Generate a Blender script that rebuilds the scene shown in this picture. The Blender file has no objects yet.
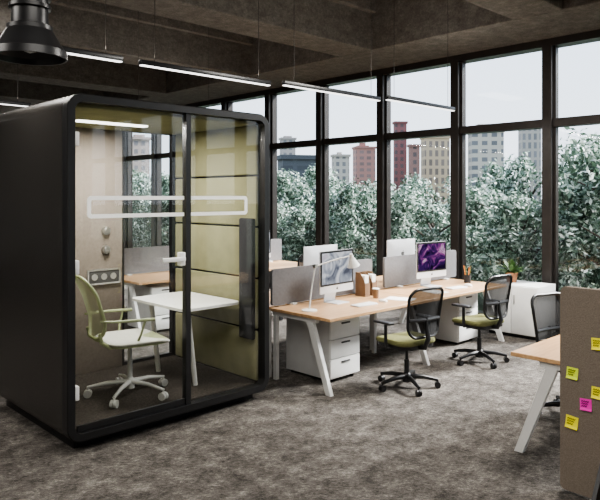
import bpy, bmesh, math, random
from mathutils import Vector, Matrix
R = math.radians
C = bpy.context.scene.collection
rnd = random.Random(7)

# ------------------------------------------------------------------ materials
def nodes(name):
    m = bpy.data.materials.new(name); m.use_nodes = True
    nt = m.node_tree; nt.nodes.clear()
    out = nt.nodes.new('ShaderNodeOutputMaterial')
    return m, nt, out

def pm(name, col, rough=0.5, metal=0.0, var=0.12, scale=8.0, bump=0.0, bscale=60.0, emit=0.0, spec=0.5):
    m, nt, out = nodes(name)
    b = nt.nodes.new('ShaderNodeBsdfPrincipled')
    tc = nt.nodes.new('ShaderNodeTexCoord')
    n = nt.nodes.new('ShaderNodeTexNoise'); n.inputs['Scale'].default_value = scale; n.inputs['Detail'].default_value = 4
    nt.links.new(tc.outputs['Object'], n.inputs['Vector'])
    r = nt.nodes.new('ShaderNodeValToRGB')
    r.color_ramp.elements[0].position = 0.3; r.color_ramp.elements[1].position = 0.7
    lo = [c*(1-var) for c in col]; hi = [min(1, c*(1+var)) for c in col]
    r.color_ramp.elements[0].color = (*lo, 1); r.color_ramp.elements[1].color = (*hi, 1)
    nt.links.new(n.outputs['Fac'], r.inputs['Fac'])
    nt.links.new(r.outputs['Color'], b.inputs['Base Color'])
    b.inputs['Roughness'].default_value = rough; b.inputs['Metallic'].default_value = metal
    b.inputs['Specular IOR Level'].default_value = spec
    if bump:
        n2 = nt.nodes.new('ShaderNodeTexNoise'); n2.inputs['Scale'].default_value = bscale; n2.inputs['Detail'].default_value = 3
        nt.links.new(tc.outputs['Object'], n2.inputs['Vector'])
        bp = nt.nodes.new('ShaderNodeBump'); bp.inputs['Strength'].default_value = bump; bp.inputs['Distance'].default_value = 0.02
        nt.links.new(n2.outputs['Fac'], bp.inputs['Height']); nt.links.new(bp.outputs['Normal'], b.inputs['Normal'])
    if emit:
        nt.links.new(r.outputs['Color'], b.inputs['Emission Color']); b.inputs['Emission Strength'].default_value = emit
    nt.links.new(b.outputs['BSDF'], out.inputs['Surface'])
    return m

def emat(name, col, s):
    m, nt, out = nodes(name)
    e = nt.nodes.new('ShaderNodeEmission'); e.inputs['Color'].default_value = (*col, 1); e.inputs['Strength'].default_value = s
    nt.links.new(e.outputs['Emission'], out.inputs['Surface']); return m

def glassmat(name, tint=(0.94, 0.96, 0.96), base=0.03, k=0.6):
    m, nt, out = nodes(name)
    t = nt.nodes.new('ShaderNodeBsdfTransparent'); t.inputs['Color'].default_value = (*tint, 1)
    g = nt.nodes.new('ShaderNodeBsdfGlossy'); g.inputs['Roughness'].default_value = 0.0
    lw = nt.nodes.new('ShaderNodeLayerWeight')
    p = nt.nodes.new('ShaderNodeMath'); p.operation = 'POWER'; p.inputs[1].default_value = 4
    a = nt.nodes.new('ShaderNodeMath'); a.operation = 'MULTIPLY_ADD'; a.inputs[1].default_value = k; a.inputs[2].default_value = base
    nt.links.new(lw.outputs['Facing'], p.inputs[0]); nt.links.new(p.outputs[0], a.inputs[0])
    mx = nt.nodes.new('ShaderNodeMixShader')
    nt.links.new(a.outputs[0], mx.inputs[0]); nt.links.new(t.outputs[0], mx.inputs[1]); nt.links.new(g.outputs[0], mx.inputs[2])
    nt.links.new(mx.outputs[0], out.inputs['Surface']); return m

def meshmat(name, col, alpha):
    m, nt, out = nodes(name)
    t = nt.nodes.new('ShaderNodeBsdfTransparent')
    d = nt.nodes.new('ShaderNodeBsdfPrincipled'); d.inputs['Base Color'].default_value = (*col, 1); d.inputs['Roughness'].default_value = 0.8
    tc = nt.nodes.new('ShaderNodeTexCoord'); n = nt.nodes.new('ShaderNodeTexNoise'); n.inputs['Scale'].default_value = 400
    nt.links.new(tc.outputs['Object'], n.inputs['Vector'])
    a = nt.nodes.new('ShaderNodeMath'); a.operation = 'MULTIPLY_ADD'; a.inputs[1].default_value = 0.14; a.inputs[2].default_value = alpha - 0.07
    nt.links.new(n.outputs['Fac'], a.inputs[0])
    mx = nt.nodes.new('ShaderNodeMixShader')
    nt.links.new(a.outputs[0], mx.inputs[0]); nt.links.new(t.outputs[0], mx.inputs[1]); nt.links.new(d.outputs[0], mx.inputs[2])
    nt.links.new(mx.outputs[0], out.inputs['Surface']); return m

def rampmat(name, stops, scale=(1, 1, 1), nscale=5, detail=8, rough=0.9, bump=0.3, dist=0.03, nrough=0.65, second=None, mixw=0.5, distort=0.0, srough=0.7, sscale=(1, 1, 1), srot=0.0, spec=0.25):
    m, nt, out = nodes(name)
    b = nt.nodes.new('ShaderNodeBsdfPrincipled'); b.inputs['Roughness'].default_value = rough
    b.inputs['Specular IOR Level'].default_value = spec
    tc = nt.nodes.new('ShaderNodeTexCoord'); mp = nt.nodes.new('ShaderNodeMapping'); mp.inputs['Scale'].default_value = scale
    nt.links.new(tc.outputs['Object'], mp.inputs['Vector'])
    n = nt.nodes.new('ShaderNodeTexNoise'); n.inputs['Scale'].default_value = nscale; n.inputs['Detail'].default_value = detail; n.inputs['Roughness'].default_value = nrough
    n.inputs['Distortion'].default_value = distort
    nt.links.new(mp.outputs[0], n.inputs['Vector'])
    src = n.outputs['Fac']
    if second:
        m0 = nt.nodes.new('ShaderNodeMapping'); m0.inputs['Rotation'].default_value = (0, 0, srot); nt.links.new(tc.outputs['Object'], m0.inputs['Vector'])
        m1 = nt.nodes.new('ShaderNodeMapping'); m1.inputs['Scale'].default_value = sscale; nt.links.new(m0.outputs[0], m1.inputs['Vector'])
        n3 = nt.nodes.new('ShaderNodeTexNoise'); n3.inputs['Scale'].default_value = second; n3.inputs['Detail'].default_value = 6
        n3.inputs['Roughness'].default_value = srough
        nt.links.new(m1.outputs[0], n3.inputs['Vector'])
        mm = nt.nodes.new('ShaderNodeMix'); mm.inputs[0].default_value = mixw
        nt.links.new(n.outputs['Fac'], mm.inputs[2]); nt.links.new(n3.outputs['Fac'], mm.inputs[3])
        src = mm.outputs[0]
    r = nt.nodes.new('ShaderNodeValToRGB'); els = r.color_ramp.elements
    els[0].position = stops[0][0]; els[0].color = (*stops[0][1], 1)
    els[1].position = stops[-1][0]; els[1].color = (*stops[-1][1], 1)
    for p, c in stops[1:-1]:
        e = els.new(p); e.color = (*c, 1)
    nt.links.new(src, r.inputs['Fac']); nt.links.new(r.outputs[0], b.inputs['Base Color'])
    bp = nt.nodes.new('ShaderNodeBump'); bp.inputs['Strength'].default_value = bump; bp.inputs['Distance'].default_value = dist
    nt.links.new(src, bp.inputs['Height']); nt.links.new(bp.outputs[0], b.inputs['Normal'])
    nt.links.new(b.outputs[0], out.inputs['Surface']); return m

def woodmat(name):
    return rampmat(name, [(0.3, (0.43, 0.25, 0.125)), (0.55, (0.55, 0.345, 0.185)), (0.75, (0.62, 0.41, 0.235))],
                   scale=(1, 9, 9), nscale=3.0, detail=5, rough=0.30, bump=0.02, dist=0.005, spec=0.5)

def leafmat(name):
    m, nt, out = nodes(name)
    b = nt.nodes.new('ShaderNodeBsdfPrincipled'); b.inputs['Roughness'].default_value = 0.5
    g = nt.nodes.new('ShaderNodeNewGeometry'); r = nt.nodes.new('ShaderNodeValToRGB'); e = r.color_ramp.elements
    e[0].position = 0; e[0].color = (0.025, 0.055, 0.033, 1); e[1].position = 1; e[1].color = (0.86, 0.91, 0.87, 1)
    q = e.new(0.42); q.color = (0.09, 0.15, 0.10, 1); q = e.new(0.72); q.color = (0.30, 0.40, 0.325, 1)
    nt.links.new(g.outputs['Random Per Island'], r.inputs['Fac']); nt.links.new(r.outputs[0], b.inputs['Base Color'])
    tr = nt.nodes.new('ShaderNodeBsdfTranslucent'); nt.links.new(r.outputs[0], tr.inputs['Color'])
    mx = nt.nodes.new('ShaderNodeMixShader'); mx.inputs[0].default_value = 0.24
    nt.links.new(b.outputs[0], mx.inputs[1]); nt.links.new(tr.outputs[0], mx.inputs[2])
    nt.links.new(mx.outputs[0], out.inputs['Surface']); return m

def facademat(name, wall, win, sx=2.6, sz=2.9):
    m, nt, out = nodes(name)
    b = nt.nodes.new('ShaderNodeBsdfPrincipled'); b.inputs['Roughness'].default_value = 0.8
    tc = nt.nodes.new('ShaderNodeTexCoord'); s = nt.nodes.new('ShaderNodeSeparateXYZ'); nt.links.new(tc.outputs['Object'], s.inputs[0])
    ad = nt.nodes.new('ShaderNodeMath'); ad.operation = 'ADD'; nt.links.new(s.outputs[0], ad.inputs[0]); nt.links.new(s.outputs[1], ad.inputs[1])
    cb = nt.nodes.new('ShaderNodeCombineXYZ'); nt.links.new(ad.outputs[0], cb.inputs[0]); nt.links.new(s.outputs[2], cb.inputs[1])
    br = nt.nodes.new('ShaderNodeTexBrick'); br.offset = 0; br.inputs['Scale'].default_value = 1
    br.inputs['Brick Width'].default_value = sx; br.inputs['Row Height'].default_value = sz; br.inputs['Mortar Size'].default_value = 0.24*min(sx, sz)
    br.inputs['Mortar Smooth'].default_value = 0.0
    br.inputs['Color1'].default_value = (*win, 1); br.inputs['Color2'].default_value = (*[c*1.4 for c in win], 1); br.inputs['Mortar'].default_value = (*wall, 1)
    nt.links.new(cb.outputs[0], br.inputs['Vector']); nt.links.new(br.outputs['Color'], b.inputs['Base Color'])
    nt.links.new(b.outputs[0], out.inputs['Surface']); return m

def screenmat(name, stops, scale, strength):
    m, nt, out = nodes(name)
    tc = nt.nodes.new('ShaderNodeTexCoord'); n = nt.nodes.new('ShaderNodeTexNoise')
    n.inputs['Scale'].default_value = scale; n.inputs['Detail'].default_value = 3; n.inputs['Distortion'].default_value = 1.5
    nt.links.new(tc.outputs['Object'], n.inputs['Vector'])
    r = nt.nodes.new('ShaderNodeValToRGB'); els = r.color_ramp.elements
    els[0].position = stops[0][0]; els[0].color = (*stops[0][1], 1); els[1].position = stops[-1][0]; els[1].color = (*stops[-1][1], 1)
    for p, c in stops[1:-1]:
        e = els.new(p); e.color = (*c, 1)
    nt.links.new(n.outputs['Fac'], r.inputs['Fac'])
    e = nt.nodes.new('ShaderNodeEmission'); e.inputs['Strength'].default_value = strength
    nt.links.new(r.outputs[0], e.inputs['Color']); nt.links.new(e.outputs[0], out.inputs['Surface']); return m

M = {
 'black': pm('black powder coat', (0.013, 0.013, 0.014), 0.34, 0, 0.1),
 'shell': pm('booth charcoal laminate', (0.028, 0.026, 0.024), 0.26, 0, 0.08),
 'steel': pm('dark window steel', (0.025, 0.021, 0.019), 0.4, 0.2, 0.15),
 'white': pm('white lacquer', (0.80, 0.80, 0.78), 0.35, 0, 0.03),
 'lgrey': pm('light grey lacquer', (0.64, 0.64, 0.63), 0.4, 0, 0.03),
 'gap': pm('dark grey fittings', (0.08, 0.08, 0.08), 0.6),  # plain dark grey for handles, socket plate and logos
 'wood': woodmat('warm oak veneer'),
 'olive': pm('olive felt', (0.245, 0.235, 0.14), 0.95, 0, 0.10, 6, 0.25, 300, spec=0.1),
 'taupe': pm('taupe felt panel', (0.225, 0.195, 0.168), 0.95, 0, 0.08, 40, 0.2, 300, spec=0.1),
 'greyfelt': pm('grey screen felt', (0.175, 0.175, 0.183), 0.95, 0, 0.08, 40, 0.2, 300, spec=0.1),
 'brownfelt': pm('taupe screen felt', (0.20, 0.168, 0.138), 0.95, 0, 0.16, 130, 0.3, 260, spec=0.1),
 'boothcarpet': pm('booth carpet', (0.052, 0.045, 0.039), 1, 0, 0.45, 60, 0.5, 200, spec=0.1),
 'glass': glassmat('booth glass', (0.965, 0.972, 0.965), 0.028, 0.45),
 'winglass': glassmat('window glass', (0.97, 0.98, 0.985), 0.015, 0.5),
 'decal': pm('white frosted film', (0.88, 0.89, 0.87), 0.5, 0, 0.02, emit=0.15),  # slight glow added to the film, which is no light source
 'chrome': pm('brushed metal', (0.5, 0.49, 0.47), 0.3, 0.9, 0.05),
 'alu': pm('silver aluminium', (0.68, 0.69, 0.71), 0.38, 0.3, 0.03),
 'bmesh': meshmat('black chair mesh', (0.010, 0.010, 0.011), 0.88),
 'gmesh': meshmat('pale green chair mesh', (0.38, 0.40, 0.29), 0.58),
 'lime': pm('olive lime fabric', (0.15, 0.152, 0.06), 0.9, 0, 0.12, 60, 0.2, 300),
 'gframe': pm('pale green plastic', (0.28, 0.31, 0.175), 0.5),
 'seatgrey': pm('pale grey white fabric', (0.46, 0.46, 0.42), 0.9, 0, 0.06, 60, 0.15, 300),
 'baseg': pm('light grey plastic', (0.48, 0.48, 0.47), 0.4),
 'darkfab': pm('charcoal fabric', (0.028, 0.028, 0.031), 0.9, 0, 0.15, 60, 0.2, 300),
 'led': emat('led diffuser', (1.0, 0.98, 0.95), 2.8),
 'led2': emat('booth led', (1.0, 0.97, 0.90), 4.0),
 'kraft': pm('kraft cardboard', (0.20, 0.125, 0.075), 0.8, 0, 0.1),
 'paper': pm('white paper', (0.82, 0.82, 0.8), 0.7, 0, 0.02),
 'nyellow': pm('yellow sticky paper', (0.80, 0.72, 0.03), 0.7, 0, 0.03, emit=0.1),  # all three note papers get a slight added glow to lift their colour
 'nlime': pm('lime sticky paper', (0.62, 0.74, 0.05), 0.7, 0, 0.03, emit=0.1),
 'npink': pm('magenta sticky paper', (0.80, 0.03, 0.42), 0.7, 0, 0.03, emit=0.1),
 'ink': pm('dark ink', (0.02, 0.02, 0.03), 0.6),
 'bark': pm('bark', (0.07, 0.055, 0.045), 0.95, 0, 0.3, 10, 0.5, 30),
 'leaf': leafmat('frosty leaves'),
 'potleaf': pm('houseplant leaf', (0.06, 0.13, 0.035), 0.5, 0, 0.4, 10),
 'terra': pm('terracotta', (0.35, 0.16, 0.08), 0.8),
 'orange': pm('orange pencil', (0.65, 0.22, 0.04), 0.6),
 'soil': pm('soil', (0.03, 0.022, 0.016), 1),
 'scr1': screenmat('landscape picture', [(0.3, (0.12, 0.13, 0.17)), (0.43, (0.38, 0.41, 0.48)), (0.53, (0.78, 0.80, 0.85)), (0.7, (0.6, 0.52, 0.62))], 4, 0.85),
 'scr2': screenmat('purple flower picture', [(0.36, (0.02, 0.01, 0.04)), (0.49, (0.07, 0.025, 0.15)), (0.56, (0.32, 0.08, 0.30)), (0.64, (0.75, 0.48, 0.70)), (0.74, (0.06, 0.06, 0.16))], 6, 0.75),
 'carpet': rampmat('mottled taupe grey carpet', [(0.40, (0.018, 0.0155, 0.0135)), (0.46, (0.062, 0.055, 0.049)), (0.53, (0.138, 0.125, 0.112)), (0.60, (0.32, 0.296, 0.270))],
                   scale=(1, 1.1, 1), nscale=5.0, detail=12, rough=1.0, bump=1.0, dist=0.03, nrough=0.86, second=26, mixw=0.42, srough=0.92, sscale=(1.0, 2.2, 1), srot=R(45)),
 'concrete': rampmat('grey brown concrete', [(0.36, (0.062, 0.056, 0.050)), (0.5, (0.125, 0.115, 0.104)), (0.63, (0.205, 0.190, 0.175))],
                   scale=(1, 1, 1.5), nscale=6.0, detail=14, rough=0.85, bump=1.0, dist=0.025, nrough=0.8, second=34, mixw=0.42, srough=0.85),
 'plaster': pm('grey plaster', (0.5, 0.48, 0.46), 0.9, 0, 0.06, 3),
 'grass': pm('ground cover', (0.05, 0.07, 0.04), 1, 0, 0.4, 2),
}

# ------------------------------------------------------------------ mesh builder
def rrect(w, h, r, n=6, cx=0, cy=0):
    pts = []
    for (sx, sy, a0) in ((1, -1, -90), (1, 1, 0), (-1, 1, 90), (-1, -1, 180)):
        for i in range(n+1):
            a = R(a0 + 90*i/n)
            pts.append((cx + sx*(w/2-r) + r*math.cos(a), cy + sy*(h/2-r) + r*math.sin(a)))
    return pts

class MB:
    def __init__(s): s.bm = bmesh.new()
    def box(s, c, d, rot=None, bevel=0.0, seg=2):
        t = bmesh.new(); bmesh.ops.create_cube(t, size=1.0)
        bmesh.ops.scale(t, vec=Vector(d), verts=t.verts)
        if bevel: bmesh.ops.bevel(t, geom=list(t.edges), offset=min(bevel, min(d)*0.49), segments=seg, profile=0.5, affect='EDGES')
        mt = Matrix.Translation(Vector(c))
        if rot is not None: mt = mt @ rot.to_4x4()
        t.transform(mt); me = bpy.data.meshes.new('t'); t.to_mesh(me); t.free(); s.bm.from_mesh(me); bpy.data.meshes.remove(me)
        return s
    def bx(s, x0, x1, y0, y1, z0, z1, bevel=0.0, seg=2):
        return s.box(((x0+x1)/2, (y0+y1)/2, (z0+z1)/2), (abs(x1-x0), abs(y1-y0), abs(z1-z0)), None, bevel, seg)
    def loft(s, rings, caps=True, closed=True):
        vr = [[s.bm.verts.new(Vector(p)) for p in r] for r in rings]
        n = len(vr[0])
        for a, b in zip(vr[:-1], vr[1:]):
            for i in range(n if closed else n-1):
                j = (i+1) % n
                s.bm.faces.new((a[i], a[j], b[j], b[i]))
        if caps and closed:
            s.bm.faces.new(list(reversed(vr[0]))); s.bm.faces.new(vr[-1])
        return s
    def tube(s, pts, r, n=8, closed=False):
        pts = [Vector(p) for p in pts]; N = len(pts)
        rr = r if isinstance(r, (list, tuple)) else [r]*N
        rings = []; prev = None
        for i, p in enumerate(pts):
            if closed: d = pts[(i+1) % N] - pts[i-1]
            else: d = pts[min(i+1, N-1)] - pts[max(i-1, 0)]
            d.normalize()
            if prev is None:
                u = d.orthogonal().normalized()
            else:
                u = (prev - d*prev.dot(d))
                u = u.normalized() if u.length > 1e-6 else d.orthogonal().normalized()
            prev = u; v = d.cross(u)
            rings.append([p + (u*math.cos(2*math.pi*k/n) + v*math.sin(2*math.pi*k/n))*rr[i] for k in range(n)])
        if closed:
            vr = [[s.bm.verts.new(q) for q in rg] for rg in rings]
            off = min(range(n), key=lambda o: sum((rings[-1][k]-rings[0][(k+o) % n]).length for k in range(n)))
            for a in range(N):
                b = (a+1) % N; o = off if b == 0 else 0
                for k in range(n):
                    try: s.bm.faces.new((vr[a][k], vr[a][(k+1) % n], vr[b][(k+1+o) % n], vr[b][(k+o) % n]))
                    except ValueError: pass
        else: s.loft(rings)
        return s
    def cyl(s, p0, p1, r0, r1=None, n=16): return s.tube([p0, p1], [r0, r0 if r1 is None else r1], n)
    def lathe(s, prof, c=(0, 0, 0), n=32):
        c = Vector(c); rings = [[c + Vector((max(r, 1e-4)*math.cos(2*math.pi*k/n), max(r, 1e-4)*math.sin(2*math.pi*k/n), z)) for k in range(n)] for r, z in prof]
        return s.loft(rings)
    def prism(s, pts, f, a, b):
        return s.loft([[f(u, v, a) for u, v in pts], [f(u, v, b) for u, v in pts]])
    def ring(s, outer, inner, f, a, b):
        n = len(outer); V = []
        for pts, w in ((outer, a), (outer, b), (inner, b), (inner, a)):
            V.append([s.bm.verts.new(Vector(f(u, v, w))) for u, v in pts])
        for q in range(4):
            A, B = V[q], V[(q+1) % 4]
            for i in range(n):
                j = (i+1) % n; s.bm.faces.new((A[i], A[j], B[j], B[i]))
        return s
    def quad(s, pts): s.bm.faces.new([s.bm.verts.new(Vector(p)) for p in pts]); return s
    def build(s, name, mat, parent=None, smooth=True, ang=0.6, fix=True):
        if fix: bmesh.ops.recalc_face_normals(s.bm, faces=s.bm.faces)
        me = bpy.data.meshes.new(name); s.bm.to_mesh(me); s.bm.free()
        me.materials.append(mat)
        if smooth and len(me.polygons):
            me.polygons.foreach_set('use_smooth', [True]*len(me.polygons)); me.set_sharp_from_angle(angle=ang)
        o = bpy.data.objects.new(name, me); C.objects.link(o)
        if parent: o.parent = parent
        return o

def tag(o, label, cat=None, group=None, kind=None):
    o['label'] = label
    if cat: o['category'] = cat
    if group: o['group'] = group
    if kind: o['kind'] = kind
    return o
def thing(name, loc, label, cat, group=None, rz=0):
    o = bpy.data.objects.new(name, None); C.objects.link(o); o.location = loc; o.rotation_euler = (0, 0, R(rz)); o.empty_display_size = 0.1
    return tag(o, label, cat, group)
def copy_tree(o, loc=None, rz=None, label=None, group=None, parent=None):
    c = o.copy(); C.objects.link(c)
    if parent: c.parent = parent
    if loc is not None: c.location = loc
    if rz is not None: c.rotation_euler = (0, 0, R(rz))
    if label: c['label'] = label
    if group: c['group'] = group
    for ch in list(o.children): copy_tree(ch, parent=c)
    return c
def struct(mb, name, mat, label, parent=None, smooth=False):
    return tag(mb.build(name, mat, parent, smooth), label, 'room shell', None, 'structure')

# ------------------------------------------------------------------ room shell
XW = 8.4; YS = [3.83 + 1.42*k for k in range(-9, 11)]
Y0, Y1 = YS[0], YS[-1]
X0 = -4.0; ZC = 4.72
struct(MB().bx(X0, XW+0.2, Y0, Y1, -0.12, 0), 'floor', M['carpet'], 'mottled grey brown carpet floor of the office')
struct(MB().bx(X0, XW+0.2, Y0, Y1, ZC, ZC+0.2), 'ceiling', M['concrete'], 'brown concrete ceiling slab')
struct(MB().bx(X0-0.15, X0, Y0, Y1, 0, ZC), 'wall_left', M['plaster'], 'plain grey wall at the far left of the office')
struct(MB().bx(X0-0.15, XW+0.2, Y0-0.15, Y0, 0, ZC), 'wall_back', M['plaster'], 'plain grey wall behind the viewer')
struct(MB().bx(X0-0.15, XW+0.2, Y1, Y1+0.15, 0, ZC), 'wall_far', M['plaster'], 'plain grey wall at the far end of the window front')
struct(MB().bx(7.13, XW+0.2, Y0, Y1, 3.9, ZC, 0.012), 'trim_1', M['concrete'], 'wide concrete edge beam running above the windows')
for i, (a, b) in enumerate(((-5.0, -4.4), (-2.3, -1.7), (0.4, 1.0), (3.1, 3.7), (5.87, 6.5), (8.6, 9.2), (11.3, 11.9), (14.0, 14.6))):
    bm_ = MB().bx(X0, 7.13, a, b, 3.9, ZC, 0.012)
    bm_.bx(X0, 7.13, a-0.09, b+0.09, 4.42, ZC, 0.012)      # stepped shoulder against the slab
    struct(bm_, 'trim_%d' % (i+2), M['concrete'], 'concrete cross beam number %d from the viewer' % (i+1))

ZT = 2.78
for i in range(len(YS)-1):
    a, b = YS[i], YS[i+1]; w = 0.065
    f = MB()
    f.bx(XW-0.10, XW+0.12, a-w, a+w, 0, 3.9)
    if i == len(YS)-2: f.bx(XW-0.10, XW+0.12, b-w, b, 0, 3.9)
    e = b-w
    for (z0, z1, d) in ((0, 0.10, 0.10), (ZT-0.055, ZT+0.055, 0.06), (3.80, 3.9, 0.10)):
        f.bx(XW-d, XW+0.12, a+w, e, z0, z1)
    for yy in (a+w, e-0.03):
        f.bx(XW-0.03, XW+0.05, yy, yy+0.03, 0.10, ZT-0.055); f.bx(XW-0.03, XW+0.05, yy, yy+0.03, ZT+0.055, 3.8)
    fr = struct(f, 'window_%d' % (i+1), M['steel'], 'tall black steel framed window bay %d with transom' % (i+1))
    MB().bx(XW+0.01, XW+0.016, a+w+0.03, e-0.03, 0.10, ZT-0.055).build('pane', M['winglass'], fr, False)
    MB().bx(XW+0.01, XW+0.016, a+w+0.03, e-0.03, ZT+0.055, 3.8).build('pane', M['winglass'], fr, False)

# ------------------------------------------------------------------ booth
bx0, bx1, by0, by1, bz0, bz1 = 1.905, 3.76, 4.296, 5.75, 0.075, 2.52
booth = thing('office_booth', (0, 0, 0), 'black glass-fronted meeting booth with olive felt lining', 'booth')
cx, cz, bw, bh = (bx0+bx1)/2, (bz0+bz1)/2, bx1-bx0, bz1-bz0
fxz = lambda u, v, w: (u, w, v)
T = 0.058
MB().ring(rrect(bw, bh, 0.115, 10, cx, cz), rrect(bw-2*T, bh-2*T, 0.06, 10, cx, cz), fxz, by0+0.05, by1).build('shell', M['shell'], booth)
fr_ = MB()
O1 = rrect(bw, bh, 0.115, 10, cx, cz); O0 = rrect(bw-0.016, bh-0.016, 0.107, 10, cx, cz); I1 = rrect(bw-2*T, bh-2*T, 0.06, 10, cx, cz)
V = []
for pts, yy in ((O1, by0+0.05), (O1, by0-0.022), (O0, by0-0.03), (I1, by0-0.03), (I1, by0+0.05)):
    V.append([fr_.bm.verts.new((u, yy, v)) for u, v in pts])
for q in range(5):
    A, B = V[q], V[(q+1) % 5]
    for i in range(len(A)):
        j = (i+1) % len(A); fr_.bm.faces.new((A[i], A[j], B[j], B[i]))
fr_.build('front_frame', M['black'], booth)
MB().bx(bx0+0.10, bx1-0.10, by0+0.09, by1-0.05, 0.0, bz0+0.01).build('plinth', M['black'], booth)
ix0, ix1, iz0, iz1 = bx0+T, bx1-T, bz0+T, bz1-T
MB().bx(ix0+0.03, ix1-0.03, by0+0.06, by1-0.02, iz0-0.002, iz0+0.012).build('booth_carpet', M['boothcarpet'], booth)
nP = 5; zb = iz0+0.012; ph = (iz1-0.02-zb)/nP
for (xa, xb) in ((ix1-0.03, ix1+0.002), (ix0-0.002, ix0+0.03)):
    p = MB()
    for k in range(nP):
        p.bx(xa, xb, by0+0.055, by1-0.10, zb+k*ph+0.008, zb+(k+1)*ph-0.008, 0.012, 3)
    p.build('side_lining', M['olive'], booth)
MB().bx(ix0+0.03, ix1-0.03, by0+0.055, by1-0.1, iz1-0.03, iz1+0.002, 0.008).build('ceiling_lining', M['olive'], booth)
xs = 3.08
bp = MB().bx(ix0+0.02, xs, by1-0.09, by1-0.01, zb, iz1-0.01, 0.008).build('back_panel', M['taupe'], booth)
b = MB(); b.bx(xs, xs+0.03, by1-0.07, by1-0.02, zb, iz1); b.bx(ix1-0.05, ix1-0.01, by1-0.07, by1-0.02, zb, iz1)
b.bx(xs+0.03, ix1-0.03, by1-0.07, by1-0.02, zb, zb+0.03); b.bx(xs+0.03, ix1-0.03, by1-0.07, by1-0.02, iz1-0.03, iz1)
b.build('back_frame', M['black'], booth)
MB().bx(xs+0.03, ix1-0.05, by1-0.05, by1-0.044, zb+0.03, iz1-0.03).build('back_glass', M['winglass'], booth, False)
for zc in (1.47, 1.29):
    d = MB().tube([(2.90, by1-0.125, zc), (2.90, by1-0.088, zc)], [0.038, 0.043], 24).build('dial', M['chrome'], bp)
    MB().tube([(2.90, by1-0.130, zc), (2.90, by1-0.124, zc)], [0.026, 0.032], 20).build('dial_cap', M['chrome'], d)
sp = MB().bx(2.72, 3.04, by1-0.105, by1-0.085, 0.97, 1.10, 0.008).build('socket_plate', M['gap'], bp)
MB().ring(rrect(0.335, 0.145, 0.015, 4, 2.88, 1.035), rrect(0.305, 0.115, 0.01, 4, 2.88, 1.035), fxz, by1-0.112, by1-0.088).build('plate_rim', M['chrome'], sp)
for k in range(3):
    MB().tube([(2.785+0.095*k, by1-0.110, 1.035), (2.785+0.095*k, by1-0.10, 1.035)], 0.03, 20).build('socket', M['chrome'], sp)
MB().bx(ix1-0.075, ix1-0.028, by0+0.06, by0+0.25, 0.52, 1.60, 0.015, 3).build('side_pad', M['darkfab'], booth)
MB().bx(2.35, 3.0, 5.05, 5.13, iz1-0.045, iz1-0.028, 0.004).build('ceiling_light', M['led2'], booth)
sx0, sx1 = 2.89, 2.935
MB().bx(sx0, sx1, by0-0.01, by0+0.045, iz0, iz1).build('door_stile', M['black'], booth)
door = MB().bx(ix0+0.012, sx0-0.004, by0+0.008, by0+0.016, iz0+0.02, iz1-0.01).build('glass_door', M['glass'], booth, False)
fixed = MB().bx(sx1, ix1-0.002, by0+0.008, by0+0.016, iz0+0.005, iz1-0.005).build('fixed_glass', M['glass'], booth, False)
r = MB(); r.bx(ix0+0.03, sx0-0.004, by0+0.0, by0+0.024, iz0+0.005, iz0+0.05); r.build('bottom_rail', M['black'], door)
for zc in (0.42, 1.30, 2.2):
    MB().bx(ix0-0.005, ix0+0.035, by0-0.02, by0+0.035, zc-0.05, zc+0.05, 0.006).build('hinge', M['lgrey'], door)
h = MB().bx(sx0-0.24, sx0-0.03, by0-0.055, by0-0.035, 1.285, 1.32, 0.008).build('door_handle', M['white'], door)
MB().bx(sx0-0.075, sx0-0.025, by0-0.04, by0+0.008, 1.25, 1.355, 0.006).build('lock_plate', M['white'], h)
def half_band(x0, x1, z0, z1, t, side, r=0.03):
    mb = MB(); y = by0+0.003
    n = 6; s = -1 if side == 'l' else 1
    xe = x0 if side == 'l' else x1; xo = x1 if side == 'l' else x0
    def arc(cxx, czz, rr, a0, a1): return [(cxx + s*rr*math.cos(R(a0+(a1-a0)*i/n)), czz + rr*math.sin(R(a0+(a1-a0)*i/n))) for i in range(n+1)]
    out = [(xo, z1)] + list(reversed(arc(xe - s*r, z1-r, r, 0, 90))) + list(reversed(arc(xe - s*r, z0+r, r, -90, 0))) + [(xo, z0)]
    rin = 0.012
    inn = [(xo, z1-t)] + list(reversed(arc(xe - s*(t+rin), z1-t-rin, rin, 0, 90))) + list(reversed(arc(xe - s*(t+rin), z0+t+rin, rin, -90, 0))) + [(xo, z0+t)]
    for i in range(len(out)-1):
        (a, b), (c, d) = out[i], out[i+1]; (e, f), (g, hh) = inn[i], inn[i+1]
        mb.loft([[(a, y, b), (c, y, d), (g, y, hh), (e, y, f)], [(a, y+0.003, b), (c, y+0.003, d), (g, y+0.003, hh), (e, y+0.003, f)]])
    bmesh.ops.remove_doubles(mb.bm, verts=mb.bm.verts, dist=0.0002)
    return mb
half_band(2.065, sx0-0.01, 1.64, 1.80, 0.029, 'l').build('frosted_band', M['decal'], door, False)
half_band(sx1+0.005, 3.53, 1.64, 1.80, 0.029, 'r').build('frosted_band', M['decal'], fixed, False)

t = thing('booth_table', (3.27, 4.95, zb), 'white rounded table inside the glass booth', 'table')
MB().prism(rrect(0.62, 0.90, 0.07, 6), lambda u, v, w: (u+0.05, v, w), 0.68, 0.704).build('tabletop', M['white'], t)
for q in (-0.3, 0.3):
    l = MB(); l.tube([(-0.12, q, 0.68), (-0.04, q, 0.0)], 0.022, 10); l.build('leg', M['lgrey'], t)

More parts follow.
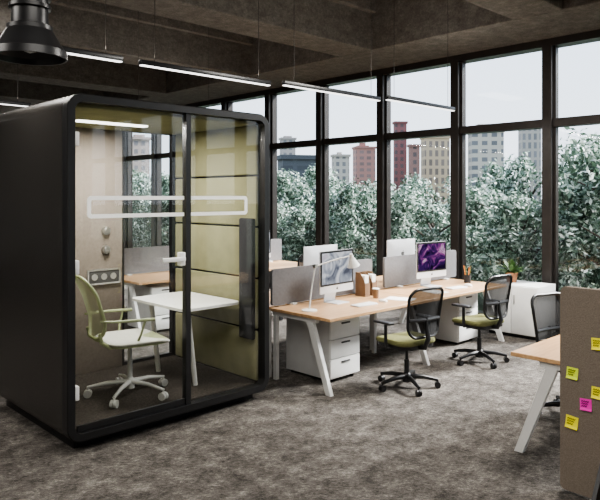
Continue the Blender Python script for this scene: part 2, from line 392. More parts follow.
# ------------------------------------------------------------------ chairs
def back_pt(u, v, w, h, z0, y0, lean, bow, lum):
    return Vector((u*w/2, y0 - lean*v - bow*(1-u*u) + lum*math.sin(math.pi*min(1, v*1.1))*0.9, z0 + v*h))
def make_chair(name, label, mf, ms, mb_, mbase, style, group=None):
    root = thing(name, (0, 0, 0), label, 'chair', group)
    sl = 1.0 if style == 'mesh' else 0.72
    base = MB(); base.lathe([(0.045*sl, 0.055), (0.05*sl, 0.09), (0.04*sl, 0.13), (0.03*sl, 0.14)], n=20)
    tips = []
    for k in range(5):
        a = R(90+72*k+14); d = Vector((math.cos(a), math.sin(a), 0))
        base.tube([d*0.02+Vector((0, 0, .108)), d*0.17+Vector((0, 0, .103)), d*0.31+Vector((0, 0, .078))], [0.026*sl, 0.021*sl, 0.015*sl], 10)
        tips.append((d, a))
    bo = base.build('star_base', mbase, root)
    for d, a in tips:
        c = MB(); p = d*0.305; s = Vector((-d.y, d.x, 0))
        for q in (-1, 1):
            m = p + s*q*0.014 + Vector((0, 0, 0.03)); c.tube([m - s*0.010, m + s*0.010], 0.03, 16)
        c.cyl(p+Vector((0, 0, 0.03)), p+Vector((0, 0, 0.075)), 0.009, n=8)
        c.build('caster', M['black'] if style == 'mesh' else mbase, bo)
    MB().tube([(0, 0, .13), (0, 0, .27), (0, 0, .271), (0, 0, .42)], [0.026*sl, 0.026*sl, 0.016, 0.016], 16).build('gas_column', mbase, root)
    MB().box((0, -0.02, 0.405), (0.16, 0.26, 0.045) if style == 'mesh' else (0.13, 0.2, 0.035), None, 0.012).build('mechanism', mf if style == 'mesh' else mbase, root)
    sw, sd = (0.49, 0.47)
    th = 0.058 if style == 'mesh' else 0.03
    rings = []
    for (sc, z) in ((0.90, 0.0), (0.97, 0.010 if style == 'mesh' else 0.006), (1.0, 0.35*th), (1.0, 0.65*th), (0.96, 0.9*th), (0.86, th), (0.4, th*1.04)):
        rings.append([(x*sc, y*sc + 0.02, 0.437 + z - 0.02*max(0, (y-0.1)/0.14)**2*(1 if style == 'mesh' else 1.5)) for x, y in rrect(sw, sd, 0.11, 7)])
    MB().loft(rings).build('seat', ms, root)
    MB().prism(rrect(sw*0.93, sd*0.93, 0.1, 6), lambda u, v, w: (u, v+0.02, w), 0.410 if style == 'mesh' else 0.422, 0.442).build('seat_shell', mf, root)
    if style == 'mesh': w, h, z0, y0, lean, bow, lum = 0.46, 0.46, 0.53, -0.225, 0.06, 0.035, 0.03
    else: w, h, z0, y0, lean, bow, lum = 0.38, 0.47, 0.49, -0.235, 0.12, 0.05, 0.03
    out = [(2*x, y+0.5) for x, y in [(px/1.0, py) for px, py in rrect(1.0, 1.0, 0.22 if style == 'mesh' else 0.3, 7)]]
    if style == 'mesh': out = [(u*(0.86+0.14*v), v) for u, v in out]
    pts = [back_pt(u, v, w, h, z0, y0, lean, bow, lum) for u, v in out]
    MB().tube(pts, 0.014 if style == 'mesh' else 0.013, 8, True).build('back_frame', mf, root)
    n = 14; half = []
    for j in range(n+1):
        v = 0.004 + 0.992*j/n; rr = 0.22 if style == 'mesh' else 0.3
        d = max(0, rr - v, v - (1-rr)); uu = 1 - 2*(rr - math.sqrt(max(0, rr*rr - d*d)))
        if style == 'mesh': uu *= (0.86+0.14*v)
        half.append((v, uu))
    MB().loft([[back_pt(uu*(i/5-1), v, w, h, z0, y0, lean, bow, lum) for i in range(11)] for v, uu in half], False, False).build('back_mesh', mb_, root)
    if style == 'mesh':
        sp = MB()
        sp.tube([(0, -0.10, 0.41), (0, -0.25, 0.43), (0, -0.30, 0.52), (0, -0.275, 0.62), (0, -0.27, 0.72)], [0.026, 0.026, 0.024, 0.02, 0.014], 10)
        so_ = sp.build('back_support', mf, root)
        MB().tube([back_pt(u, 0.36, w*0.97, h, z0, y0-0.012, lean, bow, lum) for u in (-0.9, -0.5, 0, 0.5, 0.9)], 0.018, 8).build('lumbar_bar', mf, so_)
    else:
        for q in (-1, 1):
            MB().tube([(q*0.12, -0.08, 0.42), (q*0.15, -0.2, 0.425), (q*0.15, -0.26, 0.47), (q*0.15, -0.272, 0.54)], [0.013, 0.015, 0.015, 0.013], 8).build('back_support', mf, root)
    for q in (-1, 1):
        a = MB()
        if style == 'mesh':
            a.tube([(q*0.17, 0.0, 0.425), (q*0.27, 0.0, 0.43), (q*0.29, -0.01, 0.47), (q*0.29, -0.01, 0.645)], [0.016, 0.018, 0.018, 0.016], 8)
            ao = a.build('armrest', mf, root)
            MB().box((q*0.29, 0.02, 0.655), (0.075, 0.24, 0.024), None, 0.011, 3).build('arm_pad', mf, ao)
        else:
            a.tube([(q*0.19, -0.28, 0.635), (q*0.23, -0.2, 0.632), (q*0.245, -0.05, 0.628), (q*0.245, 0.10, 0.622)], [0.009, 0.010, 0.012, 0.012], 8)
            ao = a.build('armrest', mf, root)
            MB().tube([(q*0.245, 0.03, 0.625), (q*0.24, 0.0, 0.52), (q*0.20, -0.02, 0.435)], [0.009, 0.009, 0.009], 8).build('arm_post', mf, ao)
    return root
bc = make_chair('booth_chair', 'green backed swivel chair with pale seat inside the booth', M['gframe'], M['seatgrey'], M['gmesh'], M['baseg'], 'shell')
bc.location = (2.68, 4.80, zb); bc.rotation_euler.z = R(-100); bc.scale = (1.1, 1.1, 1.06)
ch = make_chair('office_chair', 'black mesh office chair with lime seat beside the nearer drawer pedestal', M['black'], M['lime'], M['bmesh'], M['black'], 'mesh', 'black mesh office chairs at the desks')
ch.location = (4.91, 3.62, 0); ch.rotation_euler.z = R(-10); ch.scale = (0.94, 0.94, 0.97)
copy_tree(ch, (6.22, 3.62, 0), -8, 'black mesh office chair with lime seat at the desk nearest the windows')
copy_tree(ch, (5.22, 2.17, 0), 164, 'black mesh office chair behind the brown screen at right')
copy_tree(ch, (6.5, 6.85, 0), 10, 'black mesh office chair at the far desk row, glimpsed beside the booth')
copy_tree(ch, (5.0, 6.8, 0), -8, 'black mesh office chair seen through the rear glass of booth')

# ------------------------------------------------------------------ desks
def make_desk(loc, rz, label, ends=(-1, 1)):
    d = thing('desk', loc, label, 'desk', 'oak topped bench desks', rz)
    MB().bx(-0.8, 0.8, -0.4, 0.4, 0.672, 0.702, 0.003, 1).build('desktop', M['wood'], d)
    f = MB(); f.bx(-0.74, 0.74, 0.30, 0.34, 0.645, 0.672); f.bx(-0.74, 0.74, -0.02, 0.02, 0.645, 0.672)
    f.bx(-0.775, -0.735, -0.2, 0.395, 0.63, 0.672); f.bx(0.735, 0.775, -0.2, 0.395, 0.63, 0.672)
    f.build('under_frame', M['lgrey'], d)
    for q in ends:
        l = MB(); x = q*0.755
        l.loft([[(x-0.02, -0.385, 0), (x+0.02, -0.385, 0), (x+0.02, -0.325, 0), (x-0.02, -0.325, 0)],
                [(x-0.02, -0.14, 0.672), (x+0.02, -0.14, 0.672), (x+0.02, -0.06, 0.672), (x-0.02, -0.06, 0.672)]])
        l.build('leg', M['lgrey'], d, False)
        l = MB(); l.bx(x-0.02, x+0.02, 0.345, 0.385, 0, 0.63); l.build('leg', M['lgrey'], d, False)
    return d
d0 = make_desk((4.95, 4.30, 0), 0, 'oak topped desk with white desk lamp and silver computer on it')
d1 = make_desk((6.555, 4.30, 0), 0, 'oak topped desk carrying the computer with purple flower picture', (1,))
copy_tree(d1, (4.95, 5.14, 0), 180, 'oak topped desk behind grey screen, next to the booth')
copy_tree(d0, (6.555, 5.14, 0), 180, 'oak topped desk behind grey screen, nearer the windows')
copy_tree(d0, (5.0, 1.80, 0), 180, 'oak topped desk behind the brown felt screen with sticky notes')
copy_tree(d0, (4.95, 7.60, 0), 0, 'oak topped desk seen through the rear glass of the booth')
copy_tree(d1, (6.555, 7.60, 0), 0, 'oak topped desk of the far row nearer the windows')
copy_tree(d1, (4.95, 8.44, 0), 180, 'oak topped desk on the far side of the far row, behind booth')
copy_tree(d0, (6.555, 8.44, 0), 180, 'oak topped desk on the far side of the far row, by windows')

def make_screen(loc, label):
    s = thing('desk_screen', loc, label, 'desk screen', 'grey felt desk screens')
    MB().prism(rrect(1.54, 0.36, 0.03, 4), lambda u, v, w: (u, w, v+0.193), -0.015, 0.015).build('felt_panel', M['greyfelt'], s)
    for q in (-0.5, 0.5):
        MB().bx(q-0.03, q+0.03, -0.06, 0.06, 0.0, 0.016, 0.003).build('bracket', M['lgrey'], s)
    return s
ZD = 0.7022
s0 = make_screen((4.95, 4.72, ZD), 'grey felt desk screen behind the white desk lamp')
copy_tree(s0, (6.72, 4.72, ZD), label='grey felt desk screen behind the purple flower computer')
copy_tree(s0, (4.95, 8.02, ZD), label='grey felt desk screen seen through the booth, far row')
copy_tree(s0, (6.555, 8.02, ZD), label='grey felt desk screen of the far row near windows')

def make_ped(loc, label):
    p = thing('drawer_pedestal', loc, label, 'drawer pedestal', 'light grey drawer pedestals')
    MB().bx(-0.215, 0.215, -0.30, 0.30, 0.03, 0.61, 0.004).build('body', M['lgrey'], p)
    for k in range(3):
        z = 0.045 + k*0.187
        d = MB().bx(-0.212, 0.212, -0.322, -0.302, z, z+0.178, 0.004).build('drawer', M['white'], p)
        MB().bx(-0.06, 0.06, -0.332, -0.320, z+0.135, z+0.15, 0.003).build('handle', M['gap'], d)
    for q in (-1, 1):
        for r in (-1, 1):
            MB().tube([(q*0.17, r*0.25, 0.0), (q*0.17, r*0.25, 0.03)], 0.02, 12).build('foot', M['black'], p)
    return p
p0 = make_ped((4.67, 4.50, 0), 'light grey three drawer pedestal under desk nearest the booth')
copy_tree(p0, (6.93, 4.50, 0), label='light grey drawer pedestal behind the chair nearest the windows')
copy_tree(p0, (4.60, 7.62, 0), label='light grey drawer pedestal seen through the booth, left one')
copy_tree(p0, (5.12, 7.62, 0), label='light grey drawer pedestal seen through the booth, right one')

c = thing('low_cabinet', (7.88, 3.98, 0), 'low white cabinet standing by the window at the desk end', 'cabinet')
MB().bx(-0.25, 0.25, -0.35, 0.35, 0.04, 0.66, 0.004).build('body', M['lgrey'], c)
for k in range(2):
    d = MB().bx(-0.27, -0.251, -0.345+0.35*k, -0.005+0.35*k, 0.05, 0.65, 0.003).build('door', M['white'], c)
    MB().bx(-0.282, -0.268, -0.05+0.09*k, -0.035+0.09*k, 0.42, 0.54, 0.002).build('handle', M['chrome'], d)
MB().bx(-0.23, 0.23, -0.33, 0.33, 0, 0.04).build('plinth', M['black'], c)

# ------------------------------------------------------------------ computers
def make_mac(loc, rz, label, pic):
    m = thing('desktop_computer', loc, label, 'computer', 'silver all-in-one computers', rz)
    b = MB(); f = lambda u, v, w: (u, w, v)
    b.loft([[f(u, v, -0.005) for u, v in rrect(0.54, 0.43, 0.014, 4, 0, 0.325)], [f(u, v, 0.006) for u, v in rrect(0.54, 0.43, 0.014, 4, 0, 0.325)],
            [f(u, v, 0.03) for u, v in rrect(0.36, 0.28, 0.06, 4, 0, 0.325)]])
    bo = b.build('housing', M['alu'], m)
    MB().bx(-0.267, 0.267, -0.008, -0.0045, 0.185, 0.537).build('screen_glass', M['black'], bo, False)
    sc = MB().bx(-0.245, 0.245, -0.0095, -0.0078, 0.203, 0.518).build('display', pic, bo, False)
    for (y, zc, sgn) in ((-0.0065, 0.148, 1), (0.031, 0.36, -1)):
        k = MB(); r = 0.013 if sgn == 1 else 0.03
        pts = []
        for i in range(24):
            a = 2*math.pi*i/24; rr = r*(1-0.14*math.cos(2*a+math.pi)*0.6)*(1 - 0.22*max(0, math.cos(a-math.pi/2))**10)
            if abs(((a*180/math.pi+180) % 360)-180) < 28: rr *= 0.72
            pts.append((rr*math.cos(a)*sgn, zc+rr*math.sin(a)))
        k.prism(pts, f, y-0.001, y+0.001)
        k.prism([(0, zc+r*1.05), (r*0.3*sgn, zc+r*1.15), (r*0.42*sgn, zc+r*1.5), (r*0.1*sgn, zc+r*1.35)], f, y-0.001, y+0.001)
        k.build('logo', M['gap'], bo, False)
    s = MB(); s.loft([[(-0.09, 0.035, 0.28), (0.09, 0.035, 0.28), (0.09, 0.028, 0.28), (-0.09, 0.028, 0.28)],
                      [(-0.09, 0.10, 0.05), (0.09, 0.10, 0.05), (0.09, 0.092, 0.05), (-0.09, 0.092, 0.05)],
                      [(-0.09, 0.10, 0.004), (0.09, 0.10, 0.004), (0.09, 0.09, 0.004), (-0.09, 0.09, 0.004)]])
    s.bx(-0.1, 0.1, -0.09, 0.10, 0.0, 0.007, 0.002)
    s.build('stand', M['alu'], m)
    return m
m1 = make_mac((4.85, 4.46, ZD), 4, 'silver desktop computer beside the white desk lamp', M['scr1'])
m2 = make_mac((6.55, 4.46, ZD), -6, 'silver desktop computer showing a purple flower picture', M['scr2'])
copy_tree(m1, (5.17, 5.0, ZD), 180, 'silver computer seen from behind above screen, next to booth')
copy_tree(m1, (6.66, 5.0, ZD), 176, 'silver computer seen from behind above screen, left of the purple flower')
copy_tree(m1, (6.55, 7.72, ZD), 0, 'silver computer on the far desk row beside the booth edge')

def make_keyboard(loc, rz, label):
    k = thing('keyboard', loc, label, 'keyboard', 'white keyboards', rz)
    MB().box((0, 0, 0.006), (0.29, 0.12, 0.012), None, 0.004).build('body', M['alu'], k)
    q = MB()
    for r in range(5):
        n = 13
        for i in range(n):
            if r == 0 and 3 <= i <= 8: continue
            q.box((-0.13+i*0.0216, -0.042+r*0.021, 0.0135), (0.018, 0.017, 0.004))
    q.box((-0.13+5.5*0.0216, -0.042, 0.0135), (0.126, 0.017, 0.004))
    q.build('keys', M['white'], k)
    return k
k1 = make_keyboard((4.93, 4.16, ZD), -2, 'white keyboard in front of the computer by the desk lamp')
copy_tree(k1, (6.62, 4.16, ZD), -6, 'white keyboard in front of the purple flower computer')
def make_mouse(loc, label):
    b = MB(); rings = []
    for (s, z) in ((0.95, 0.0), (1, 0.008), (0.9, 0.02), (0.6, 0.028), (0.2, 0.031)):
        rings.append([(x*s, y*s, z) for x, y in rrect(0.058, 0.105, 0.027, 6)])
    o = b.loft(rings).build('computer_mouse', M['white']); o.location = loc; return tag(o, label, 'mouse', 'white computer mice')
mm = make_mouse((5.22, 4.15, ZD), 'white mouse right of the keyboard by the desk lamp')
copy_tree(mm, (6.87, 4.15, ZD), label='white mouse on the desk with the purple flower computer')

L = thing('desk_lamp', (4.31, 4.32, ZD), 'slim white desk lamp with angled arm and cone shade', 'lamp')
MB().lathe([(0.0, 0), (0.075, 0), (0.075, 0.010), (0.02, 0.016), (0.0, 0.016)]).build('base', M['white'], L)
arm = MB(); arm.tube([(0, 0, 0.015), (0.03, 0.0, 0.20), (0.08, 0, 0.42)], 0.007, 10); a = arm.build('lower_arm', M['white'], L)
arm = MB(); arm.tube([(0.08, 0, 0.42), (0.28, -0.06, 0.47), (0.46, -0.12, 0.505)], 0.007, 10); arm.build('upper_arm', M['white'], L)
MB().tube([(0.08, -0.018, 0.42), (0.08, 0.018, 0.42)], 0.018, 14).build('joint', M['chrome'], a)
rot = Matrix.Rotation(R(-18), 3, 'Y')
sh = MB(); prof = [(0.016, 0.03), (0.020, 0.0), (0.034, -0.03), (0.066, -0.10), (0.063, -0.10), (0.032, -0.032), (0.012, -0.01)]
sh.loft([[Vector((0.47, -0.122, 0.495)) + rot @ Vector((r*math.cos(2*math.pi*k/24), r*math.sin(2*math.pi*k/24), z)) for k in range(24)] for r, z in prof])
sh.build('lamp_shade', M['white'], L)

def make_file(loc, rz, label):
    f = thing('magazine_file', loc, label, 'magazine file', 'brown cardboard magazine files', rz)
    b = MB(); b.bx(-0.05, 0.05, -0.12, 0.12, 0, 0.006); b.bx(-0.05, 0.05, -0.12, -0.114, 0, 0.16); b.bx(-0.05, 0.05, 0.114, 0.12, 0, 0.28)
    for q in (-0.05, 0.045):
        b.loft([[(q, -0.12, 0), (q, 0.12, 0), (q, 0.12, 0.28), (q, 0.0, 0.28), (q, -0.12, 0.16)], [(q+0.005, -0.12, 0), (q+0.005, 0.12, 0), (q+0.005, 0.12, 0.28), (q+0.005, 0.0, 0.28), (q+0.005, -0.12, 0.16)]])
    b.build('cardboard_case', M['kraft'], f, False)
    MB().bx(-0.04, 0.035, -0.10, 0.11, 0.006, 0.25).build('papers', M['paper'], f, False)
    f.scale = (0.8, 0.62, 0.92)
    return f
f0 = make_file((5.38, 4.56, ZD), -4, 'brown cardboard magazine file beside computer, left of the pair')
copy_tree(f0, (5.50, 4.56, ZD), -2, 'brown cardboard magazine file beside computer, right of the pair')
cup = thing('coffee_cup', (5.36, 4.36, ZD), 'small brown paper cup in front of the cardboard files', 'cup')
MB().lathe([(0.0, 0), (0.028, 0), (0.038, 0.10), (0.035, 0.10), (0.026, 0.005), (0.0, 0.005)], n=24).build('cup_body', M['kraft'], cup)
MB().lathe([(0.0, 0.108), (0.034, 0.108), (0.040, 0.102), (0.040, 0.096), (0.0, 0.098)], n=24).build('lid', M['white'], cup)
def sheet(loc, rz, label):
    o = MB().box((0, 0, 0.002), (0.21, 0.297, 0.004)).build('paper_stack', M['paper'], None, False); o.location = loc; o.rotation_euler.z = R(rz)
    return tag(o, label, 'paper')
sheet((5.50, 4.14, ZD), 20, 'white papers lying on the desk right of the mouse')
sheet((6.20, 4.2, ZD), -12, 'white papers lying left of the purple flower computer')
pc = thing('pencil_cup', (7.15, 4.33, ZD), 'dark pencil cup with orange pencils near the window desk end', 'pencil cup')
MB().lathe([(0.0, 0), (0.042, 0), (0.045, 0.10), (0.041, 0.10), (0.038, 0.008), (0.0, 0.008)], n=24).build('cup', M['darkfab'], pc)
for k in range(6):
    a = k*1.05; pc_ = MB().tube([(0.012*math.cos(a), 0.012*math.sin(a), 0.01), (0.045*math.cos(a), 0.045*math.sin(a), 0.19+0.012*(k % 3))], 0.005, 6)
    pc_.build('pencil', M['orange'] if k % 2 == 0 else M['lime'], pc)
pp = thing('potted_plant', (7.9, 4.12, 0.6605), 'small leafy potted plant on the low white cabinet', 'plant')
MB().lathe([(0.0, 0), (0.06, 0), (0.08, 0.13), (0.072, 0.13), (0.055, 0.02), (0, 0.02)], n=24).build('pot', M['terra'], pp)
MB().lathe([(0.0, 0.10), (0.068, 0.105), (0.0, 0.115)], n=20).build('soil', M['soil'], pp)
lv = MB()
for k in range(46):
    a = rnd.uniform(0, 6.28); e = rnd.uniform(0.3, 1.45); ln = rnd.uniform(0.12, 0.26)
    d = Vector((math.cos(a)*math.cos(e), math.sin(a)*math.cos(e), math.sin(e))); s = Vector((-math.sin(a), math.cos(a), 0))*ln*0.17
    o = Vector((0, 0, 0.11)); lv.quad([o, o+d*ln*0.55+s, o+d*ln+Vector((0, 0, -0.03)), o+d*ln*0.55-s])
lv.build('foliage', M['potleaf'], pp, False, fix=False)

# ------------------------------------------------------------------ brown floor screen with notes
S = thing('floor_screen', (3.87, 0.84, 0), 'brown felt floor screen pinned with sticky notes at right', 'screen')
MB().prism(rrect(1.70, 1.23, 0.035, 5), lambda u, v, w: (w, u, v+0.635), -0.025, 0.025).build('felt_panel', M['brownfelt'], S)
for yy in (0.60, -0.6):
    b = MB(); b.bx(-0.24, 0.24, yy-0.03, yy+0.03, 0.0, 0.02, 0.004)
    b.loft([[(-0.20, yy-0.012, 0.018), (-0.024, yy-0.012, 0.018), (-0.024, yy-0.012, 0.26)], [(-0.20, yy+0.012, 0.018), (-0.024, yy+0.012, 0.018), (-0.024, yy+0.012, 0.26)]])
    b.build('foot', M['black'], S, False)
def note(y, z, mat, label, tilt=0, w=0.068):
    t = thing('sticky_note', (3.845, y, z), label, 'sticky note', 'sticky notes on the brown screen'); t.rotation_euler.x = R(tilt)
    n = MB()
    rows = [(w/2, -0.0012), (0, -0.002), (-w*0.3, -0.004), (-w/2, -0.010)]
    n.loft([[(x, -w/2, zz), (x, w/2, zz), (x+0.0008, w/2, zz), (x+0.0008, -w/2, zz)] for zz, x in rows])
    n.build('paper', mat, t, False)
    for r in range(3):
        yy = w*0.36; zz = w*(0.26-0.2*r)
        pts = [(-0.0036-0.002*(zz < 0), yy - i*w*0.09, zz + (0.005 if i % 2 else -0.003)) for i in range(8-r)]
        MB().tube(pts, 0.0021, 4).build('handwriting', M['ink'], t, False)
note(1.615, 0.735, M['nlime'], 'lime yellow sticky note, alone at the left edge of brown screen', 3)
note(1.468, 0.935, M['nyellow'], 'yellow sticky note highest on the brown screen', -4)
note(1.618, 0.44, M['nyellow'], 'yellow sticky note lowest on the brown screen', 5, 0.074)
note(1.535, 0.565, M['npink'], 'magenta pink sticky note on the brown screen', -3)
note(1.468, 0.648, M['nyellow'], 'yellow sticky note just above the magenta one', 2)

# ------------------------------------------------------------------ hanging lights
def linear(x, y, z, ln, label, group):
    t = thing('linear_pendant_light', (x, y, z), label, 'pendant light', group)
    MB().bx(-ln/2, ln/2, -0.024, 0.024, 0.008, 0.050, 0.004).build('housing', M['black'], t)
    MB().bx(-ln/2+0.01, ln/2-0.01, -0.020, 0.020, 0.0, 0.008).build('diffuser', M['led'], t, False)
    for q in (-ln*0.4, ln*0.4):
        MB().tube([(q, 0, 0.050), (q, 0, ZC-z)], 0.003, 6).build('wire', M['steel'], t)
    for dz, en, rx in ((-0.02, 24, 0), (0.09, 10, 180)):  # downward lamp is the tube; the upward one is added to brighten the ceiling
        l = bpy.data.lights.new('linear_lamp', 'AREA'); l.shape = 'RECTANGLE'; l.size = ln*0.95; l.size_y = 0.03; l.energy = en; l.color = (1, 0.95, 0.88)
        lo = bpy.data.objects.new('linear_lamp', l); C.objects.link(lo); lo.parent = t; lo.location = (0, 0, dz); lo.rotation_euler = (R(rx), 0, 0)
    return t
G = 'black linear pendant lights'
linear(1.88, 4.80, 2.9, 1.46, 'black linear pendant light above booth, partly behind the round lamp', G)
linear(3.50, 4.80, 2.9, 1.46, 'black linear pendant light over the right half of booth', G)
linear(5.06, 4.68, 2.9, 1.52, 'black linear pendant light over the desk with the lamp', G)
linear(6.50, 4.56, 2.9, 1.40, 'black linear pendant light nearest the windows', G)
linear(2.35, 8.0, 2.9, 1.5, 'black linear pendant light of far row, at left above the booth roof', G)
linear(5.2, 8.0, 2.9, 1.5, 'black linear pendant light of far row, behind the booth', G)

P = thing('dome_pendant_lamp', (1.49, 3.85, 2.62), 'large black bell-shaped pendant lamp at upper left', 'pendant lamp')
prof = [(0.0, 0.95), (0.105, 0.95)]
for k in range(11):
    z = 0.90 - 0.058*k
    prof += [(0.103, z), (0.120, z-0.006), (0.120, z-0.026), (0.103, z-0.032)]
prof += [(0.105, 0.225), (0.105, 0.20), (0.130, 0.19), (0.130, 0.165), (0.14, 0.15), (0.178, 0.085), (0.200, 0.05), (0.208, 0.045), (0.212, 0.0), (0.20, 0.0), (0.195, 0.035), (0.165, 0.075), (0.10, 0.15), (0.0, 0.16)]
MB().lathe(prof, n=48).build('lamp_shade', M['black'], P, True, 0.4)
MB().tube([(0, 0, 0.94), (0, 0, 1.0), (0, 0, ZC-2.62)], [0.06, 0.02, 0.02], 16).build('rod', M['black'], P)
MB().lathe([(0.0, 0.03), (0.04, 0.045), (0.05, 0.09), (0.03, 0.15), (0.0, 0.16)], n=20).build('bulb', M['lgrey'], P)

# ------------------------------------------------------------------ outdoors
g = MB().bx(XW+0.25, 260, -120, 220, -0.4, -0.2).build('ground', M['grass'], None, False); tag(g, 'dark green ground outside the windows', 'ground', None, 'structure')
def crown(seed, n, rx, rz, zc):
    q = random.Random(seed); mb = MB(); blobs = []
    for k in range(52):
        a = q.uniform(0, 6.28); rr = rx*math.sqrt(q.random())*0.92; zz = zc + q.uniform(-0.92, 0.9)*rz*(1-0.3*rr/rx)
        blobs.append((Vector((rr*math.cos(a), rr*math.sin(a), zz)), q.uniform(0.16, 0.38)))
    for i in range(n):
        c, r = q.choice(blobs)
        d = Vector((q.gauss(0, 1), q.gauss(0, 1), q.gauss(0, 1)+0.25)).normalized()
        p = c + d*r*(q.random()**0.4)*(1.4 if q.random() < 0.1 else 1)
        nn = (d*0.6 + Vector((q.gauss(0, 0.6), q.gauss(0, 0.6), 0.5+q.gauss(0, 0.4)))).normalized()
        u = nn.orthogonal().normalized(); u = Matrix.Rotation(q.uniform(0, 6.28), 3, nn) @ u; v = nn.cross(u)
        s = q.uniform(0.03, 0.068)
        mb.quad([p-u*s, p+v*s*0.45, p+u*s*1.1, p-v*s*0.45])
    return mb.build('foliage', M['leaf'], None, False, fix=False).data
protos = [(crown(11, 14500, 1.25, 1.35, 1.35), 1), (crown(12, 14500, 1.3, 1.45, 1.4), 2), (crown(13, 14500, 1.25, 1.3, 1.3), 3)]
for o in [o for o in C.objects if o.name.startswith('foliage') and o.parent is None]: bpy.data.objects.remove(o)
tb = MB(); tb.tube([(0, 0, -0.2), (0.04, 0.02, 0.6), (0.0, 0.05, 1.6), (0.02, 0.0, 2.3)], [0.07, 0.055, 0.03, 0.008], 10)
for k in range(12):
    a = k*2.4; z = 0.3+0.13*k
    tb.tube([(0.02, 0.02, z), (0.4*math.cos(a), 0.4*math.sin(a), z+0.3), (0.95*math.cos(a+0.2), 0.95*math.sin(a+0.2), z+0.55)], [0.03, 0.02, 0.006], 6)
to = tb.build('trunk', M['bark']); tm = to.data; bpy.data.objects.remove(to)
def tree(x, y, s, i, label):
    t = thing('tree', (x, y, -0.2), label, 'tree', 'frosty leaved trees outside the windows', rnd.uniform(0, 360)); t.scale = (s, s, s*rnd.uniform(0.9, 1.08))
    for nm, me in (('foliage', protos[i % 3][0]), ('trunk', tm)):
        o = bpy.data.objects.new(nm, me); C.objects.link(o); o.parent = t
    return t
ords = ['first', 'second', 'third', 'fourth', 'fifth', 'sixth', 'seventh', 'eighth', 'ninth', 'tenth', 'eleventh', 'twelfth']
for i in range(11):
    tree(10.8+rnd.uniform(-0.3, 0.3), 1.6+1.85*i, [1.12, 1.06, 0.96, 0.86][i] if i < 4 else rnd.uniform(0.80, 1.0), i, 'frosty green tree of the row nearest the glass, %s from right' % ords[i])
for i in range(10):
    tree(13.9+rnd.uniform(-0.4, 0.4), 1.8+2.6*i, [1.4, 1.32, 1.04, 1.0][i] if i < 4 else rnd.uniform(0.96, 1.18), i+1, 'frosty green tree of the second row outside, %s from right' % ords[i])
def build_at(px0, px1, ptop, D, wall, win, label, roof='box', sx=1.7, sz=1.9):
    k = ((px0+px1)/2-300)/638; w = (px1-px0)*D/638*0.82; h = 1.8+(196-ptop)*D/638+0.2
    F = Vector((math.cos(R(45.9)), math.sin(R(45.9)), 0)); Rt = Vector((F.y, -F.x, 0))
    p = F*D + Rt*(k*D)
    t = thing('city_building', (p.x, p.y, -0.2), label, 'building', 'distant city buildings', math.degrees(math.atan2(p.y, p.x))-90+14)
    dpt = w*0.7
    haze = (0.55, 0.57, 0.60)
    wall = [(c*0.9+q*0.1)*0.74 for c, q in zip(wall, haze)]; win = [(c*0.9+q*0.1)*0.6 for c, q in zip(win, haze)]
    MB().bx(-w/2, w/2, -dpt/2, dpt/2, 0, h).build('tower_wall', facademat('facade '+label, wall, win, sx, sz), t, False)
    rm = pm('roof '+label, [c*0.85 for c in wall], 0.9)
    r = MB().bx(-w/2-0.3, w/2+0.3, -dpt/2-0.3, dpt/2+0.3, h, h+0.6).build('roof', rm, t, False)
    if roof == 'box': MB().bx(-w*0.28, w*0.28, -dpt*0.25, dpt*0.25, h+0.6, h+w*0.28).build('plant_room', rm, t, False)
    if roof == 'step':
        MB().bx(-w*0.36, w*0.2, -dpt*0.36, dpt*0.36, h+0.6, h+w*0.16).build('setback_storey', rm, t, False)
        MB().bx(-w*0.22, w*0.05, -dpt*0.2, dpt*0.2, h+w*0.16, h+w*0.3).build('plant_room', rm, t, False)
build_at(467, 504, 133, 150, (0.62, 0.56, 0.49), (0.18, 0.18, 0.20), 'pale grey high-rise with roof box in the middle of skyline', 'box', 2.2, 1.9)
build_at(420, 450, 139, 170, (0.64, 0.50, 0.34), (0.24, 0.19, 0.16), 'cream tower block left of the pale grey high-rise', 'step', 1.6, 2.4)
build_at(393, 407, 124, 180, (0.24, 0.07, 0.07), (0.09, 0.05, 0.055), 'maroon slender tower rising above its neighbours', 'flat')
build_at(408, 420, 147, 160, (0.34, 0.17, 0.14), (0.12, 0.08, 0.08), 'low maroon block beside the slender tower')
build_at(331, 350, 157, 170, (0.60, 0.54, 0.48), (0.2, 0.19, 0.2), 'pale low block left of the salmon red block', 'step')
build_at(352, 376, 149, 195, (0.48, 0.24, 0.20), (0.26, 0.17, 0.16), 'salmon red block standing behind the trees', 'step', 2.2, 1.8)
build_at(276, 318, 160, 90, (0.05, 0.06, 0.08), (0.02, 0.025, 0.04), 'low slate grey block beside the booth', 'flat', 2.4, 1.3)
build_at(279, 296, 140, 190, (0.46, 0.42, 0.40), (0.22, 0.22, 0.24), 'hazy grey tower behind the slate block')
build_at(518, 541, 127, 190, (0.48, 0.44, 0.40), (0.22, 0.22, 0.24), 'hazy blue grey tower right of the high-rise', 'step', 1.6, 2.6)
build_at(128, 150, 140, 150, (0.45, 0.36, 0.33), (0.2, 0.18, 0.2), 'hazy tower glimpsed through the booth glass')

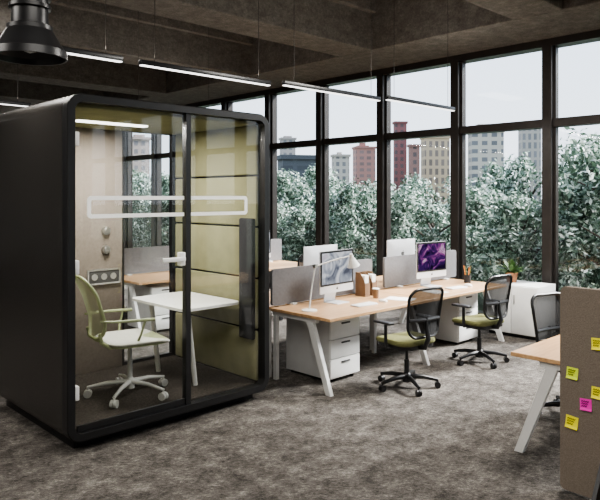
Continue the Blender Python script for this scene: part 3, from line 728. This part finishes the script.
# ------------------------------------------------------------------ light
w = bpy.data.worlds.new('sky'); bpy.context.scene.world = w; w.use_nodes = True
nt = w.node_tree; nt.nodes.clear()
o = nt.nodes.new('ShaderNodeOutputWorld'); bg = nt.nodes.new('ShaderNodeBackground'); tc = nt.nodes.new('ShaderNodeTexCoord')
sp = nt.nodes.new('ShaderNodeSeparateXYZ'); rp = nt.nodes.new('ShaderNodeValToRGB')
nt.links.new(tc.outputs['Generated'], sp.inputs[0]); nt.links.new(sp.outputs[2], rp.inputs['Fac'])
rp.color_ramp.elements[0].position = 0.0; rp.color_ramp.elements[0].color = (0.81, 0.86, 0.92, 1)
rp.color_ramp.elements[1].position = 0.5; rp.color_ramp.elements[1].color = (0.58, 0.71, 0.90, 1)
nt.links.new(rp.outputs[0], bg.inputs['Color']); bg.inputs['Strength'].default_value = 2.6
nt.links.new(bg.outputs[0], o.inputs['Surface'])
def area(name, loc, size, e, rot=(0, 0, 0), col=(1, 0.96, 0.9), sy=None):
    l = bpy.data.lights.new(name, 'AREA'); l.energy = e; l.color = col; l.size = size
    if sy: l.shape = 'RECTANGLE'; l.size_y = sy
    ob = bpy.data.objects.new(name, l); C.objects.link(ob); ob.location = loc; ob.rotation_euler = [R(a) for a in rot]; return ob
area('fill_light', (1.5, 1.8, 3.85), 1.8, 95)  # these unseen ceiling area lights are added fill to brighten the room
area('fill_light', (5.9, 2.3, 3.88), 1.1, 280)
area('fill_light', (2.0, 7.5, 4.3), 1.6, 80)
area('fill_light', (-1.5, -1.0, 4.3), 2.2, 160)
area('fill_light', (-1.0, 5.0, 3.85), 1.8, 130)
area('booth_lamp', (2.75, 4.95, iz1-0.06), 0.6, 56, sy=0.5)
sl = bpy.data.lights.new('sun', 'SUN'); sl.energy = 24; sl.angle = R(16); sl.color = (1.0, 0.98, 0.95)
so = bpy.data.objects.new('sun', sl); C.objects.link(so); so.rotation_euler = (R(52), 0, R(62)); so.location = (20, 0, 20)
try: bpy.context.scene.view_settings.look = 'AgX - Medium High Contrast'
except Exception: pass

# ------------------------------------------------------------------ camera
cam = bpy.data.cameras.new('camera'); co = bpy.data.objects.new('camera', cam); C.objects.link(co)
co.location = (0, 0, 1.8); co.rotation_euler = (R(90), 0, R(45.9-90))
cam.sensor_width = 36; cam.lens = 638/600*36; cam.shift_y = -54/600; cam.clip_end = 600
bpy.context.scene.camera = co
